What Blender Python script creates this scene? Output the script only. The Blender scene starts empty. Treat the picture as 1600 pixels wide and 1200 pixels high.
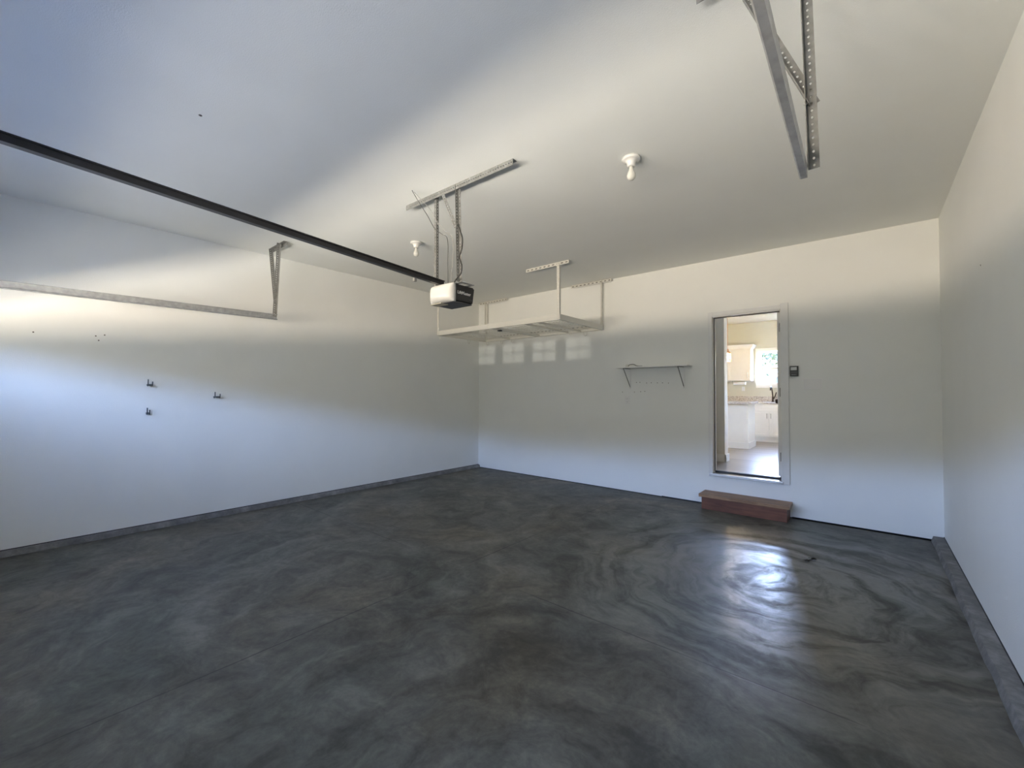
import bpy, bmesh, math, random
from mathutils import Vector, Matrix
random.seed(7)
PI = math.pi
scn = bpy.context.scene
COL = scn.collection

# ------------------------------------------------------------------ camera
W, H, YF = 6.086, 3.05, -6.45          # room width, ceiling height, front wall
CAM = Vector((5.5455, -5.6127, 1.3862))
yaw, pitch, roll = 0.7004, 0.0207, 0.0027
f0 = Vector((-math.sin(yaw), math.cos(yaw), 0)); r0 = Vector((math.cos(yaw), math.sin(yaw), 0)); u0 = Vector((0, 0, 1))
fw = f0 * math.cos(pitch) + u0 * math.sin(pitch); up = -f0 * math.sin(pitch) + u0 * math.cos(pitch)
rt = r0 * math.cos(roll) + up * math.sin(roll); up = -r0 * math.sin(roll) + up * math.cos(roll)
cd = bpy.data.cameras.new('camera'); cam = bpy.data.objects.new('camera', cd); COL.objects.link(cam)
cd.sensor_width = 36; cd.lens = 656.87 / 1600 * 36; cd.clip_start = 0.02; cd.clip_end = 300
m = Matrix.Identity(4)
for i in range(3):
    m[i][0], m[i][1], m[i][2], m[i][3] = rt[i], up[i], -fw[i], CAM[i]
cam.matrix_world = m
scn.camera = cam

# ------------------------------------------------------------------ view
scn.view_settings.view_transform = 'Standard'
scn.view_settings.look = 'None'
scn.view_settings.exposure = 6.0
scn.view_settings.gamma = 1
scn.view_settings.use_curve_mapping = False
cy = scn.cycles
cy.max_bounces = 12; cy.diffuse_bounces = 8; cy.glossy_bounces = 4; cy.transparent_max_bounces = 16
cy.sample_clamp_indirect = 4.0
cy.use_denoising = True
cy.caustics_reflective = False; cy.caustics_refractive = False

# ------------------------------------------------------------------ world: sky, treeline, sunlit street, shaded driveway
wd = bpy.data.worlds.new('world'); scn.world = wd; wd.use_nodes = True
wt = wd.node_tree; wt.nodes.clear()
def WN(t, **k):
    n = wt.nodes.new(t)
    for a, b in k.items(): setattr(n, a, b)
    return n
def wm(op, a, b=None, c=None, clamp=False):
    n = WN('ShaderNodeMath', operation=op, use_clamp=clamp)
    for i, v in enumerate((a, b, c)):
        if v is None: continue
        if isinstance(v, (int, float)): n.inputs[i].default_value = v
        else: wt.links.new(v, n.inputs[i])
    return n.outputs[0]
def wmix(f, a, b):
    n = WN('ShaderNodeMix', data_type='RGBA')
    wt.links.new(f, n.inputs[0])
    for s, v in ((6, a), (7, b)):
        if isinstance(v, tuple): n.inputs[s].default_value = (*v, 1)
        else: wt.links.new(v, n.inputs[s])
    return n.outputs[2]
def wstep(v, lo, hi):
    n = WN('ShaderNodeMapRange', interpolation_type='SMOOTHSTEP')
    wt.links.new(v, n.inputs[0]); n.inputs[1].default_value = lo; n.inputs[2].default_value = hi
    return n.outputs[0]
tc = WN('ShaderNodeTexCoord'); sx = WN('ShaderNodeSeparateXYZ'); wt.links.new(tc.outputs['Generated'], sx.inputs[0])
dx, dy, dz = sx.outputs
hor = wm('SQRT', wm('ADD', wm('MULTIPLY', dx, dx), wm('MULTIPLY', dy, dy)))
el = wm('DIVIDE', dz, wm('MAXIMUM', hor, 0.001))                       # tangent of the elevation
ady = wm('MAXIMUM', wm('ABSOLUTE', dy), 0.02)
near = wm('DIVIDE', wm('MULTIPLY', dz, -1.0), ady)                     # large = ground close to the house
nz = WN('ShaderNodeTexNoise'); nz.inputs['Scale'].default_value = 3.2; nz.inputs['Detail'].default_value = 4
wt.links.new(tc.outputs['Generated'], nz.inputs['Vector'])
nzv = nz.outputs[0]
SKY_LOW, SKY_HIGH = (0.72, 1.00, 1.66), (0.22, 0.32, 0.60)
TREE, SUNNY, SHADE = (0.285, 0.285, 0.255), (1.72, 1.50, 1.21), (0.42, 0.44, 0.51)
sky = wmix(wstep(el, 0.18, 0.65), SKY_LOW, SKY_HIGH)
side = wm('DIVIDE', wm('ABSOLUTE', dx), wm('MAXIMUM', hor, 0.001))
treetop = wm('ADD', wm('MULTIPLY', side, -0.10), wm('ADD', wm('MULTIPLY', nzv, 0.16), 0.125))
above = wm('SUBTRACT', el, treetop)
apron = wmix(wstep(near, 0.24, 0.40), SUNNY, (2.2, 2.04, 1.78))      # pale concrete apron in full sun
shade = wmix(wstep(near, 0.65, 1.25), SHADE, (0.075, 0.11, 0.22))
ground = wmix(wstep(near, 0.435, 0.475), apron, shade)                # edge of the house's own shadow
trees = wmix(wstep(side, 0.45, 0.95), TREE, (0.46, 0.46, 0.43))          # treeline lightened to the sides, to brighten the left wall
lower = wmix(wstep(el, -0.095, -0.055), ground, trees)
col = wmix(wstep(above, -0.015, 0.03), lower, sky)
bg = WN('ShaderNodeBackground'); # strength trimmed by azimuth below, to balance the light on the walls
sidel = wstep(wm('DIVIDE', dx, wm('MAXIMUM', hor, 0.001)), -0.1, 0.9)
sider = wstep(wm('DIVIDE', dx, wm('MAXIMUM', hor, 0.001)), -0.1, -0.9)
front = wstep(dy, 0.02, -0.02)
boost = wm('MULTIPLY', wm('ADD', wm('MULTIPLY', sidel, -0.25), wm('MULTIPLY', sider, 0.05)), front)
rear_gain = wm('MULTIPLY', wstep(dy, 0.02, 0.1), 0.9)                        # added gain behind the house, to brighten kitchen and floor glare
wt.links.new(wm('ADD', wm('ADD', boost, rear_gain), 1.0), bg.inputs[1])
wt.links.new(col, bg.inputs[0])
wo = WN('ShaderNodeOutputWorld'); wt.links.new(bg.outputs[0], wo.inputs[0])
wd.cycles.sampling_method = 'MANUAL'; wd.cycles.sample_map_resolution = 1024

# window rows: openings that daylight comes through, each gets a sampling portal
WINX = [2.915 + 0.585 * (k - 3.5) for k in range(8)]
WW, WZ0, WZ1 = 0.41, 1.695, 1.985
def portal(loc, rot, sx_, sy_):
    # area light marks the opening only; it gives no light of its own
    l = bpy.data.lights.new('window_portal', 'AREA'); l.shape = 'RECTANGLE'; l.size = sx_; l.size_y = sy_
    l.cycles.is_portal = True
    o = bpy.data.objects.new('window_portal', l); COL.objects.link(o); o.location = loc; o.rotation_euler = rot
for x in WINX: portal((x, YF + 0.02, (WZ0 + WZ1) / 2), (PI / 2, 0, 0), WW, WZ1 - WZ0)
portal((4.18, 4.66, 1.925), (PI / 2, 0, PI), 0.74, 0.70)

portal((5.97, 0.54, 1.825), (PI / 2, 0, PI / 2), 0.54, 0.85)

# added spot lamp standing in for sun glinting off a car, through left windows
gl = bpy.data.lights.new('glint_stand_in', 'SPOT'); gl.energy = 350; gl.shadow_soft_size = 0.30; gl.color = (1, 0.95, 0.86)
gl.spot_size = math.radians(2.75); gl.spot_blend = 0.25
go = bpy.data.objects.new('glint_stand_in', gl); COL.objects.link(go); go.location = (6.2, YF - 50, 0.05)
tgt = Vector((1.70, YF, 1.84)); go.rotation_euler = (tgt - go.location).to_track_quat('-Z', 'Y').to_euler()

# ------------------------------------------------------------------ materials
def nodes(name):
    mt = bpy.data.materials.new(name); mt.use_nodes = True
    nt = mt.node_tree; b = nt.nodes['Principled BSDF']
    return mt, nt, b
def noise(nt, scale, detail=4, vec=None, rough=0.5, dist=0.0):
    n = nt.nodes.new('ShaderNodeTexNoise'); n.inputs['Scale'].default_value = scale; n.inputs['Detail'].default_value = detail
    n.inputs['Roughness'].default_value = rough; n.inputs['Distortion'].default_value = dist
    if vec is None:
        t = nt.nodes.new('ShaderNodeTexCoord'); vec = t.outputs['Object']
    nt.links.new(vec, n.inputs['Vector'])
    return n.outputs[0]
def ramp(nt, v, stops):
    r = nt.nodes.new('ShaderNodeValToRGB'); nt.links.new(v, r.inputs[0])
    e = r.color_ramp.elements
    while len(e) < len(stops): e.new(0.5)
    for k, (p, c) in enumerate(stops):
        e[k].position = p; e[k].color = (*c, 1) if isinstance(c, tuple) else (c, c, c, 1)
    return r.outputs[0]
def bump(nt, b, v, strength, dist=0.01):
    n = nt.nodes.new('ShaderNodeBump'); n.inputs['Strength'].default_value = strength; n.inputs['Distance'].default_value = dist
    nt.links.new(v, n.inputs['Height']); nt.links.new(n.outputs[0], b.inputs['Normal'])
def mat(name, c, rough=0.5, metal=0.0, var=0.06, scale=12, bmp=0.0, bscale=200, spec=None):
    mt, nt, b = nodes(name)
    v = noise(nt, scale, 5)
    lo = tuple(max(0, x * (1 - var)) for x in c); hi = tuple(min(1, x * (1 + var)) for x in c)
    nt.links.new(ramp(nt, v, [(0.3, lo), (0.7, hi)]), b.inputs['Base Color'])
    b.inputs['Roughness'].default_value = rough; b.inputs['Metallic'].default_value = metal
    if spec is not None: b.inputs['Specular IOR Level'].default_value = spec
    if bmp: bump(nt, b, noise(nt, bscale, 3), bmp)
    return mt
def emis(name, c, s):
    mt, nt, b = nodes(name)
    b.inputs['Base Color'].default_value = (*c, 1); b.inputs['Emission Color'].default_value = (*c, 1); b.inputs['Emission Strength'].default_value = s
    return mt
def glassmat(name, tint=(1, 1, 1), rough=0.0):
    mt = bpy.data.materials.new(name); mt.use_nodes = True; nt = mt.node_tree; nt.nodes.clear()
    tr = nt.nodes.new('ShaderNodeBsdfTransparent'); tr.inputs[0].default_value = (*tint, 1)
    g = nt.nodes.new('ShaderNodeBsdfGlossy'); g.inputs['Roughness'].default_value = rough
    fr = nt.nodes.new('ShaderNodeFresnel'); fr.inputs[0].default_value = 1.4
    mx = nt.nodes.new('ShaderNodeMixShader'); o = nt.nodes.new('ShaderNodeOutputMaterial')
    ge = nt.nodes.new('ShaderNodeNewGeometry'); sb = nt.nodes.new('ShaderNodeMath'); sb.operation = 'SUBTRACT'; sb.inputs[0].default_value = 1
    ml = nt.nodes.new('ShaderNodeMath'); ml.operation = 'MULTIPLY'
    nt.links.new(ge.outputs['Backfacing'], sb.inputs[1]); nt.links.new(fr.outputs[0], ml.inputs[0]); nt.links.new(sb.outputs[0], ml.inputs[1])
    nt.links.new(ml.outputs[0], mx.inputs[0]); nt.links.new(tr.outputs[0], mx.inputs[1]); nt.links.new(g.outputs[0], mx.inputs[2]); nt.links.new(mx.outputs[0], o.inputs[0])
    return mt

M = {}
M['wall'] = mat('wall_paint', (0.795, 0.80, 0.77), 0.55, var=0.012, scale=3, bmp=0.10, bscale=140, spec=0.3)
M['ceil'] = mat('ceiling_paint', (0.79, 0.80, 0.77), 0.7, var=0.012, scale=2, bmp=0.12, bscale=160, spec=0.2)
M['white'] = mat('white_paint', (0.80, 0.79, 0.76), 0.4, var=0.02)
M['trimgrey'] = mat('casing_paint', (0.72, 0.72, 0.71), 0.4, var=0.02)
M['galv'] = mat('galvanised_steel', (0.33, 0.34, 0.345), 0.45, 0.2, var=0.18, scale=25, bmp=0.05)
M['galvd'] = mat('galvanised_dull', (0.21, 0.21, 0.20), 0.5, 0.25, var=0.2, scale=30)
M['blacksteel'] = mat('black_enamel_steel', (0.012, 0.012, 0.014), 0.35, 0.0, var=0.1)
M['black'] = mat('black_plastic', (0.016, 0.016, 0.018), 0.42, var=0.1)
M['dgrey'] = mat('dark_grey_plastic', (0.06, 0.06, 0.065), 0.5, var=0.1)
M['lens'] = mat('white_light_lens', (0.62, 0.61, 0.58), 0.35, var=0.01)
M['cream'] = mat('cream_plastic', (0.46, 0.43, 0.33), 0.4, var=0.04)
M['silver'] = mat('silver_lettering', (0.75, 0.75, 0.75), 0.4, var=0.01)
M['rack'] = mat('white_powder_coat', (0.66, 0.65, 0.60), 0.42, var=0.02)
M['cord'] = mat('black_rubber_cord', (0.02, 0.02, 0.02), 0.6)
M['wirew'] = mat('white_bell_wire', (0.34, 0.33, 0.31), 0.5)
M['wireg'] = mat('grey_bell_wire', (0.07, 0.068, 0.065), 0.5)
M['porc'] = mat('porcelain', (0.72, 0.71, 0.68), 0.2, var=0.01)
M['bulb'] = mat('frosted_bulb', (0.66, 0.65, 0.60), 0.12, var=0.01)
M['hook'] = mat('dark_steel_hook', (0.10, 0.11, 0.12), 0.4, 0.5)
M['plate'] = mat('wall_plate_plastic', (0.77, 0.765, 0.75), 0.35, var=0.01)
M['hole'] = mat('dark_hole', (0.12, 0.11, 0.10), 0.8)
M['screen'] = mat('lcd_screen', (0.42, 0.43, 0.42), 0.25, var=0.02)
M['asph'] = mat('black_sealant', (0.012, 0.013, 0.016), 0.6, var=0.3)
M['leafdry'] = mat('dry_leaf', (0.02, 0.018, 0.013), 0.8, var=0.3)
M['glass'] = glassmat('window_glass')
M['kwall'] = mat('cream_kitchen_paint', (0.66, 0.63, 0.50), 0.6, var=0.012)
M['kgrey'] = mat('partition_paint', (0.80, 0.75, 0.64), 0.6, var=0.012)
M['kwhite'] = mat('kitchen_white', (0.84, 0.81, 0.74), 0.4, var=0.012)
M['cab'] = mat('cabinet_paint', (0.84, 0.80, 0.71), 0.35, var=0.012)
M['bronze'] = mat('bronze_hardware', (0.05, 0.035, 0.025), 0.35, 0.7)
M['nickel'] = mat('brushed_nickel', (0.38, 0.33, 0.26), 0.35, 0.8)
M['copper'] = mat('copper_frame', (0.62, 0.33, 0.18), 0.3, 0.9)
M['warmbulb'] = emis('lit_bulb', (1.0, 0.78, 0.48), 6)
M['sglass'] = glassmat('lamp_glass', (1, 0.93, 0.82))
M['alum'] = mat('aluminium_sill', (0.72, 0.71, 0.68), 0.25, 0.6, var=0.05)
M['paper'] = mat('paper_roll', (0.85, 0.85, 0.83), 0.8)
M['bark'] = mat('tree_bark', (0.16, 0.12, 0.09), 0.9, var=0.3, bmp=0.4, bscale=30)
M['leaf'] = mat('tree_leaves', (0.020, 0.034, 0.012), 0.7, var=0.4, scale=3)
M['lawn'] = mat('lawn_grass', (0.05, 0.08, 0.03), 0.9, var=0.3, bmp=0.5, bscale=60)
M['fence'] = mat('blue_grey_siding', (0.030, 0.040, 0.048), 0.7, var=0.1)
M['doorw'] = mat('garage_door_enamel', (0.74, 0.73, 0.71), 0.45, var=0.02)

# granite
mt, nt, b = nodes('granite'); v = noise(nt, 45, 6, rough=0.8)
nt.links.new(ramp(nt, v, [(0.30, (0.10, 0.07, 0.05)), (0.42, (0.42, 0.36, 0.29)), (0.55, (0.66, 0.60, 0.52)), (0.72, (0.82, 0.78, 0.72))]), b.inputs['Base Color'])
b.inputs['Roughness'].default_value = 0.15; M['granite'] = mt

# plank floor in the kitchen
mt, nt, b = nodes('vinyl_planks'); t = nt.nodes.new('ShaderNodeTexCoord')
br = nt.nodes.new('ShaderNodeTexBrick'); br.inputs['Scale'].default_value = 1.0
br.inputs['Color1'].default_value = (0.29, 0.23, 0.17, 1); br.inputs['Color2'].default_value = (0.44, 0.37, 0.29, 1); br.inputs['Mortar'].default_value = (0.16, 0.12, 0.09, 1)
br.inputs['Mortar Size'].default_value = 0.003; br.inputs['Brick Width'].default_value = 1.1; br.inputs['Row Height'].default_value = 0.15; br.inputs['Bias'].default_value = 0.0
nt.links.new(t.outputs['Object'], br.inputs['Vector'])
mp = nt.nodes.new('ShaderNodeMapping'); mp.inputs['Scale'].default_value = (1.2, 22, 1); nt.links.new(t.outputs['Object'], mp.inputs[0])
g = noise(nt, 2.0, 6, mp.outputs[0], 0.6, 0.4)
mx = nt.nodes.new('ShaderNodeMix'); mx.data_type = 'RGBA'; mx.blend_type = 'MULTIPLY'; mx.inputs[0].default_value = 0.55
nt.links.new(br.outputs[0], mx.inputs[6]); nt.links.new(ramp(nt, g, [(0.3, 0.62), (0.7, 1.0)]), mx.inputs[7]); nt.links.new(mx.outputs[2], b.inputs['Base Color'])
b.inputs['Roughness'].default_value = 0.28; M['plank'] = mt

# cedar-toned step
def wood(name, a, c, axis=(1.5, 30, 30)):
    mt, nt, b = nodes(name); t = nt.nodes.new('ShaderNodeTexCoord')
    mp = nt.nodes.new('ShaderNodeMapping'); mp.inputs['Scale'].default_value = axis; nt.links.new(t.outputs['Object'], mp.inputs[0])
    v = noise(nt, 1.4, 8, mp.outputs[0], 0.65, 1.2)
    v2 = noise(nt, 5, 3)
    mm = nt.nodes.new('ShaderNodeMath'); mm.operation = 'MULTIPLY_ADD'; nt.links.new(v2, mm.inputs[0]); mm.inputs[1].default_value = 0.5
    ms = nt.nodes.new('ShaderNodeMath'); ms.operation = 'SUBTRACT'; nt.links.new(v, ms.inputs[0]); ms.inputs[1].default_value = 0.25
    nt.links.new(ms.outputs[0], mm.inputs[2])
    mid = tuple((p + q) / 2 for p, q in zip(a, c))
    nt.links.new(ramp(nt, mm.outputs[0], [(0.3, a), (0.5, mid), (0.72, c)]), b.inputs['Base Color'])
    b.inputs['Roughness'].default_value = 0.5
    bump(nt, b, v, 0.15, 0.004)
    return mt
M['tread'] = wood('cedar_tread', (0.13, 0.062, 0.03), (0.36, 0.21, 0.105))
M['riser'] = wood('redwood_riser', (0.075, 0.024, 0.012), (0.20, 0.075, 0.036))
M['sidew'] = wood('step_end_grain', (0.09, 0.035, 0.018), (0.20, 0.09, 0.045), (30, 1.5, 30))

# concrete curb
mt, nt, b = nodes('curb_concrete'); v = noise(nt, 7, 8, rough=0.7); 
nt.links.new(ramp(nt, v, [(0.3, (0.10, 0.10, 0.10)), (0.5, (0.17, 0.167, 0.162)), (0.7, (0.28, 0.275, 0.265))]), b.inputs['Base Color'])
b.inputs['Roughness'].default_value = 0.85; bump(nt, b, noise(nt, 60, 5), 0.35, 0.006); M['curb'] = mt

# power-trowelled concrete slab
mt, nt, b = nodes('trowelled_concrete')
L = nt.links
def N(t, **k):
    n = nt.nodes.new(t)
    for a_, b_ in k.items(): setattr(n, a_, b_)
    return n
def mth(op, a_, b_=None, c_=None, clamp=False):
    n = N('ShaderNodeMath', operation=op, use_clamp=clamp)
    for i, v_ in enumerate((a_, b_, c_)):
        if v_ is None: continue
        if isinstance(v_, (int, float)): n.inputs[i].default_value = v_
        else: L.new(v_, n.inputs[i])
    return n.outputs[0]
def sstep(v_, lo, hi, a_=0.0, b_=1.0):
    n = N('ShaderNodeMapRange', interpolation_type='SMOOTHSTEP'); L.new(v_, n.inputs[0])
    n.inputs[1].default_value = lo; n.inputs[2].default_value = hi; n.inputs[3].default_value = a_; n.inputs[4].default_value = b_
    return n.outputs[0]
tcn = N('ShaderNodeTexCoord'); P = tcn.outputs['Object']
warp = N('ShaderNodeTexNoise'); warp.inputs['Scale'].default_value = 1.7; warp.inputs['Detail'].default_value = 3; L.new(P, warp.inputs['Vector'])
wv = N('ShaderNodeVectorMath', operation='SUBTRACT'); L.new(warp.outputs['Color'], wv.inputs[0]); wv.inputs[1].default_value = (0.5, 0.5, 0.5)
wsx = N('ShaderNodeVectorMath', operation='SCALE'); L.new(wv.outputs[0], wsx.inputs[0]); wsx.inputs['Scale'].default_value = 0.55
wadd = N('ShaderNodeVectorMath', operation='ADD'); L.new(P, wadd.inputs[0]); L.new(wsx.outputs[0], wadd.inputs[1])
PW = wadd.outputs[0]
def polar(cx, cy_, fr, ft, seed, rin, rout, det=5, fromv=PW):
    s = N('ShaderNodeVectorMath', operation='SUBTRACT'); L.new(fromv, s.inputs[0]); s.inputs[1].default_value = (cx, cy_, 0)
    q = N('ShaderNodeSeparateXYZ'); L.new(s.outputs[0], q.inputs[0])
    r = mth('SQRT', mth('ADD', mth('MULTIPLY', q.outputs[0], q.outputs[0]), mth('MULTIPLY', q.outputs[1], q.outputs[1])))
    # cos/sin keep the angle seamless
    rs = mth('MAXIMUM', r, 0.02)
    cx_ = mth('MULTIPLY', mth('DIVIDE', q.outputs[0], rs), ft); sy_ = mth('MULTIPLY', mth('DIVIDE', q.outputs[1], rs), ft)
    cb = N('ShaderNodeCombineXYZ'); L.new(mth('ADD', cx_, seed), cb.inputs[0]); L.new(sy_, cb.inputs[1]); L.new(mth('MULTIPLY', r, fr), cb.inputs[2])
    n = N('ShaderNodeTexNoise'); n.inputs['Scale'].default_value = 1.0; n.inputs['Detail'].default_value = det; n.inputs['Roughness'].default_value = 0.6; L.new(cb.outputs[0], n.inputs['Vector'])
    mask = mth('MULTIPLY', sstep(r, rin, rin + 0.25), sstep(r, rout - 0.7, rout, 1.0, 0.0))
    return n.outputs[0], mask, r
big = noise(nt, 0.85, 6, PW, 0.62, 0.6)
med = noise(nt, 2.6, 8, PW, 0.68, 0.9)
fin = noise(nt, 26, 5, P, 0.7)
blot = noise(nt, 6.5, 7, PW, 0.72, 0.35)
v0 = mth('ADD', mth('ADD', mth('MULTIPLY', big, 0.42), mth('MULTIPLY', med, 0.38)), mth('MULTIPLY', blot, 0.20))
acc = v0
SW = [(5.05, -1.95, 7.0, 0.8, 3.1, 0.05, 2.1), (2.7, -3.9, 4.5, 0.9, 9.2, 0.2, 2.2), (1.6, -2.2, 4.5, 0.8, 17.0, 0.3, 2.0),
      (3.6, -1.1, 5.0, 0.7, 31.0, 0.1, 1.7), (4.7, -4.6, 5.5, 0.9, 44.0, 0.1, 2.0)]
pn1 = pr1 = None
for k, (cx_c, cy_c, fr, ft, sd, ri, ro) in enumerate(SW):
    pn, pm, pr = polar(cx_c, cy_c, fr, ft, sd, ri, ro)
    if k == 0: pn1, pr1, pm1 = pn, pr, pm
    mxn = N('ShaderNodeMix', data_type='FLOAT'); L.new(mth('MULTIPLY', pm, 0.5), mxn.inputs[0]); L.new(acc, mxn.inputs[2]); L.new(pn, mxn.inputs[3])
    acc = mxn.outputs[0]
val = mth('ADD', mth('ADD', acc, mth('MULTIPLY', mth('SUBTRACT', blot, 0.5), 0.42)), mth('MULTIPLY', mth('SUBTRACT', fin, 0.5), 0.22))
basec = ramp(nt, val, [(0.27, (0.026, 0.026, 0.024)), (0.42, (0.060, 0.059, 0.053)), (0.53, (0.100, 0.098, 0.087)), (0.72, (0.190, 0.185, 0.162))])
# faint greenish and warm tints
tint = ramp(nt, noise(nt, 0.9, 3, PW), [(0.3, (0.90, 0.98, 0.92)), (0.5, (1, 0.99, 0.93)), (0.72, (1.12, 1.0, 0.80))])
mt1 = N('ShaderNodeMix', data_type='RGBA', blend_type='MULTIPLY'); mt1.inputs[0].default_value = 1; L.new(basec, mt1.inputs[6]); L.new(tint, mt1.inputs[7])
# hairline saw joints
sp = N('ShaderNodeSeparateXYZ'); L.new(P, sp.inputs[0])
wob = mth('MULTIPLY', mth('SUBTRACT', noise(nt, 5, 4, P), 0.5), 0.012)
jx = mth('ABSOLUTE', mth('ADD', mth('SUBTRACT', sp.outputs[0], 3.06), wob)); jy = mth('ABSOLUTE', mth('ADD', mth('SUBTRACT', sp.outputs[1], -3.3), wob))
jd = mth('MINIMUM', jx, jy)
brk = sstep(noise(nt, 1.3, 3, P), 0.38, 0.52)
joint = mth('MULTIPLY', sstep(jd, 0.002, 0.0065, 1.0, 0.0), brk)
mj = N('ShaderNodeMix', data_type='RGBA'); L.new(mth('MULTIPLY', joint, 0.75), mj.inputs[0]); L.new(mt1.outputs[2], mj.inputs[6]); mj.inputs[7].default_value = (0.018, 0.018, 0.018, 1)
L.new(mj.outputs[2], b.inputs['Base Color'])
rg = ramp(nt, mth('ADD', mth('MULTIPLY', pn1, 0.7), mth('MULTIPLY', med, 0.3)), [(0.36, 0.55), (0.46, 0.44), (0.56, 0.32), (0.68, 0.46)])
zone_r = sstep(pr1, 0.9, 1.9, 0.0, 1.0)
rmx = N('ShaderNodeMix', data_type='FLOAT'); L.new(zone_r, rmx.inputs[0]); L.new(rg, rmx.inputs[2])
L.new(mth('MULTIPLY_ADD', med, -0.25, 0.62), rmx.inputs[3])
L.new(rmx.outputs[0], b.inputs['Roughness'])
burn = sstep(mth('ADD', mth('MULTIPLY', pn1, 0.6), mth('MULTIPLY', med, 0.4)), 0.42, 0.56)
zone = sstep(pr1, 0.9, 1.9, 1.0, 0.0)
L.new(mth('MULTIPLY_ADD', mth('MULTIPLY', burn, zone), 0.65, 0.30), b.inputs['Specular IOR Level'])     # burnished by the trowel in patches
bump(nt, b, mth('ADD', mth('MULTIPLY', fin, 0.25), mth('MULTIPLY', joint, -1.0)), 0.12, 0.004)
M['slab'] = mt

# ------------------------------------------------------------------ mesh helpers
def BM(): return bmesh.new()
def box(bm, x0, x1, y0, y1, z0, z1, bev=0.0):
    r = bmesh.ops.create_cube(bm, size=1)
    vs = r['verts']
    for v in vs:
        v.co = Vector((x0 + (v.co.x + .5) * (x1 - x0), y0 + (v.co.y + .5) * (y1 - y0), z0 + (v.co.z + .5) * (z1 - z0)))
    if bev:
        es = list({e for v in vs for e in v.link_edges})
        bmesh.ops.bevel(bm, geom=es, offset=bev, segments=2, affect='EDGES', profile=0.6)
    return vs
def lathe(bm, prof, org=(0, 0, 0), n=24, axis='z'):
    org = Vector(org); rings = []
    for r, h in prof:
        ring = []
        for k in range(n):
            a = 2 * PI * k / n
            c = (r * math.cos(a), r * math.sin(a))
            p = Vector((c[0], c[1], h)) if axis == 'z' else (Vector((c[0], h, c[1])) if axis == 'y' else Vector((h, c[0], c[1])))
            ring.append(bm.verts.new(org + p))
        rings.append(ring)
    for a, b_ in zip(rings, rings[1:]):
        for k in range(n): bm.faces.new((a[k], a[(k + 1) % n], b_[(k + 1) % n], b_[k]))
    bm.faces.new(rings[0][::-1]); bm.faces.new(rings[-1])
def smooth_pts(pts, sub=6):
    P_ = [Vector(p) for p in pts]; out = []
    for i in range(len(P_) - 1):
        a = P_[max(i - 1, 0)]; b_ = P_[i]; c = P_[i + 1]; d = P_[min(i + 2, len(P_) - 1)]
        for s in range(sub):
            t = s / sub
            out.append(0.5 * ((2 * b_) + (-a + c) * t + (2 * a - 5 * b_ + 4 * c - d) * t * t + (-a + 3 * b_ - 3 * c + d) * t ** 3))
    out.append(P_[-1]); return out
def tube(bm, pts, r, n=8):
    pts = [Vector(p) for p in pts]; rings = []; prev = None
    for i, p in enumerate(pts):
        d = (pts[min(i + 1, len(pts) - 1)] - pts[max(i - 1, 0)]).normalized()
        if prev is None:
            a = d.orthogonal().normalized()
        else:
            a = (prev - d * prev.dot(d)).normalized()
        prev = a; b_ = d.cross(a)
        rings.append([bm.verts.new(p + (a * math.cos(2 * PI * k / n) + b_ * math.sin(2 * PI * k / n)) * r) for k in range(n)])
    for a, b_ in zip(rings, rings[1:]):
        for k in range(n): bm.faces.new((a[k], a[(k + 1) % n], b_[(k + 1) % n], b_[k]))
    bm.faces.new(rings[0][::-1]); bm.faces.new(rings[-1])
def perf(bm, org, u, v, length, width, th=0.0025, pitch=0.025, hl=0.011, hw=0.008, off=0.0):
    """perforated strip: runs along u from org, width centred on org along v, real holes"""
    org = Vector(org); u = Vector(u).normalized(); v = Vector(v); v = (v - u * v.dot(u)).normalized(); w = u.cross(v)
    n = max(1, int(round(length / pitch))); p = length / n
    for i in range(n):
        c = org + u * (p * (i + .5))
        O = [(-p/2, -width/2), (0, -width/2), (p/2, -width/2), (p/2, 0), (p/2, width/2), (0, width/2), (-p/2, width/2), (-p/2, 0)]
        I = [(hl/2 * math.cos(a) if True else 0, off + hw/2 * math.sin(a)) for a in [math.radians(225 + 45 * k) for k in range(8)]]
        fo = [[bm.verts.new(c + u * a + v * b_ + w * s) for a, b_ in O] for s in (-th/2, th/2)]
        fi = [[bm.verts.new(c + u * a + v * b_ + w * s) for a, b_ in I] for s in (-th/2, th/2)]
        for k in range(8):
            j = (k + 1) % 8
            bm.faces.new((fo[0][k], fi[0][k], fi[0][j], fo[0][j])); bm.faces.new((fo[1][k], fo[1][j], fi[1][j], fi[1][k]))
            bm.faces.new((fi[0][k], fi[1][k], fi[1][j], fi[0][j]))
            if k in (0, 1, 4, 5): bm.faces.new((fo[0][k], fo[0][j], fo[1][j], fo[1][k]))
            elif (k in (2, 3) and i == n - 1) or (k in (6, 7) and i == 0): bm.faces.new((fo[0][k], fo[0][j], fo[1][j], fo[1][k]))
def angle(bm, a, b_, d1, d2, w=0.032, th=0.0025, pitch=0.025, plain2=False):
    """perforated angle iron from a to b; flanges spread along d1 and d2"""
    a = Vector(a); b_ = Vector(b_); u = (b_ - a).normalized(); Ln = (b_ - a).length
    d1 = Vector(d1); d1 = (d1 - u * d1.dot(u)).normalized(); d2 = Vector(d2); d2 = (d2 - u * d2.dot(u)).normalized()
    perf(bm, a + d1 * w / 2, u, d1, Ln, w, th, pitch)
    perf(bm, a + d2 * w / 2, u, d2, Ln, w, th, pitch if not plain2 else 0.05)
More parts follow.
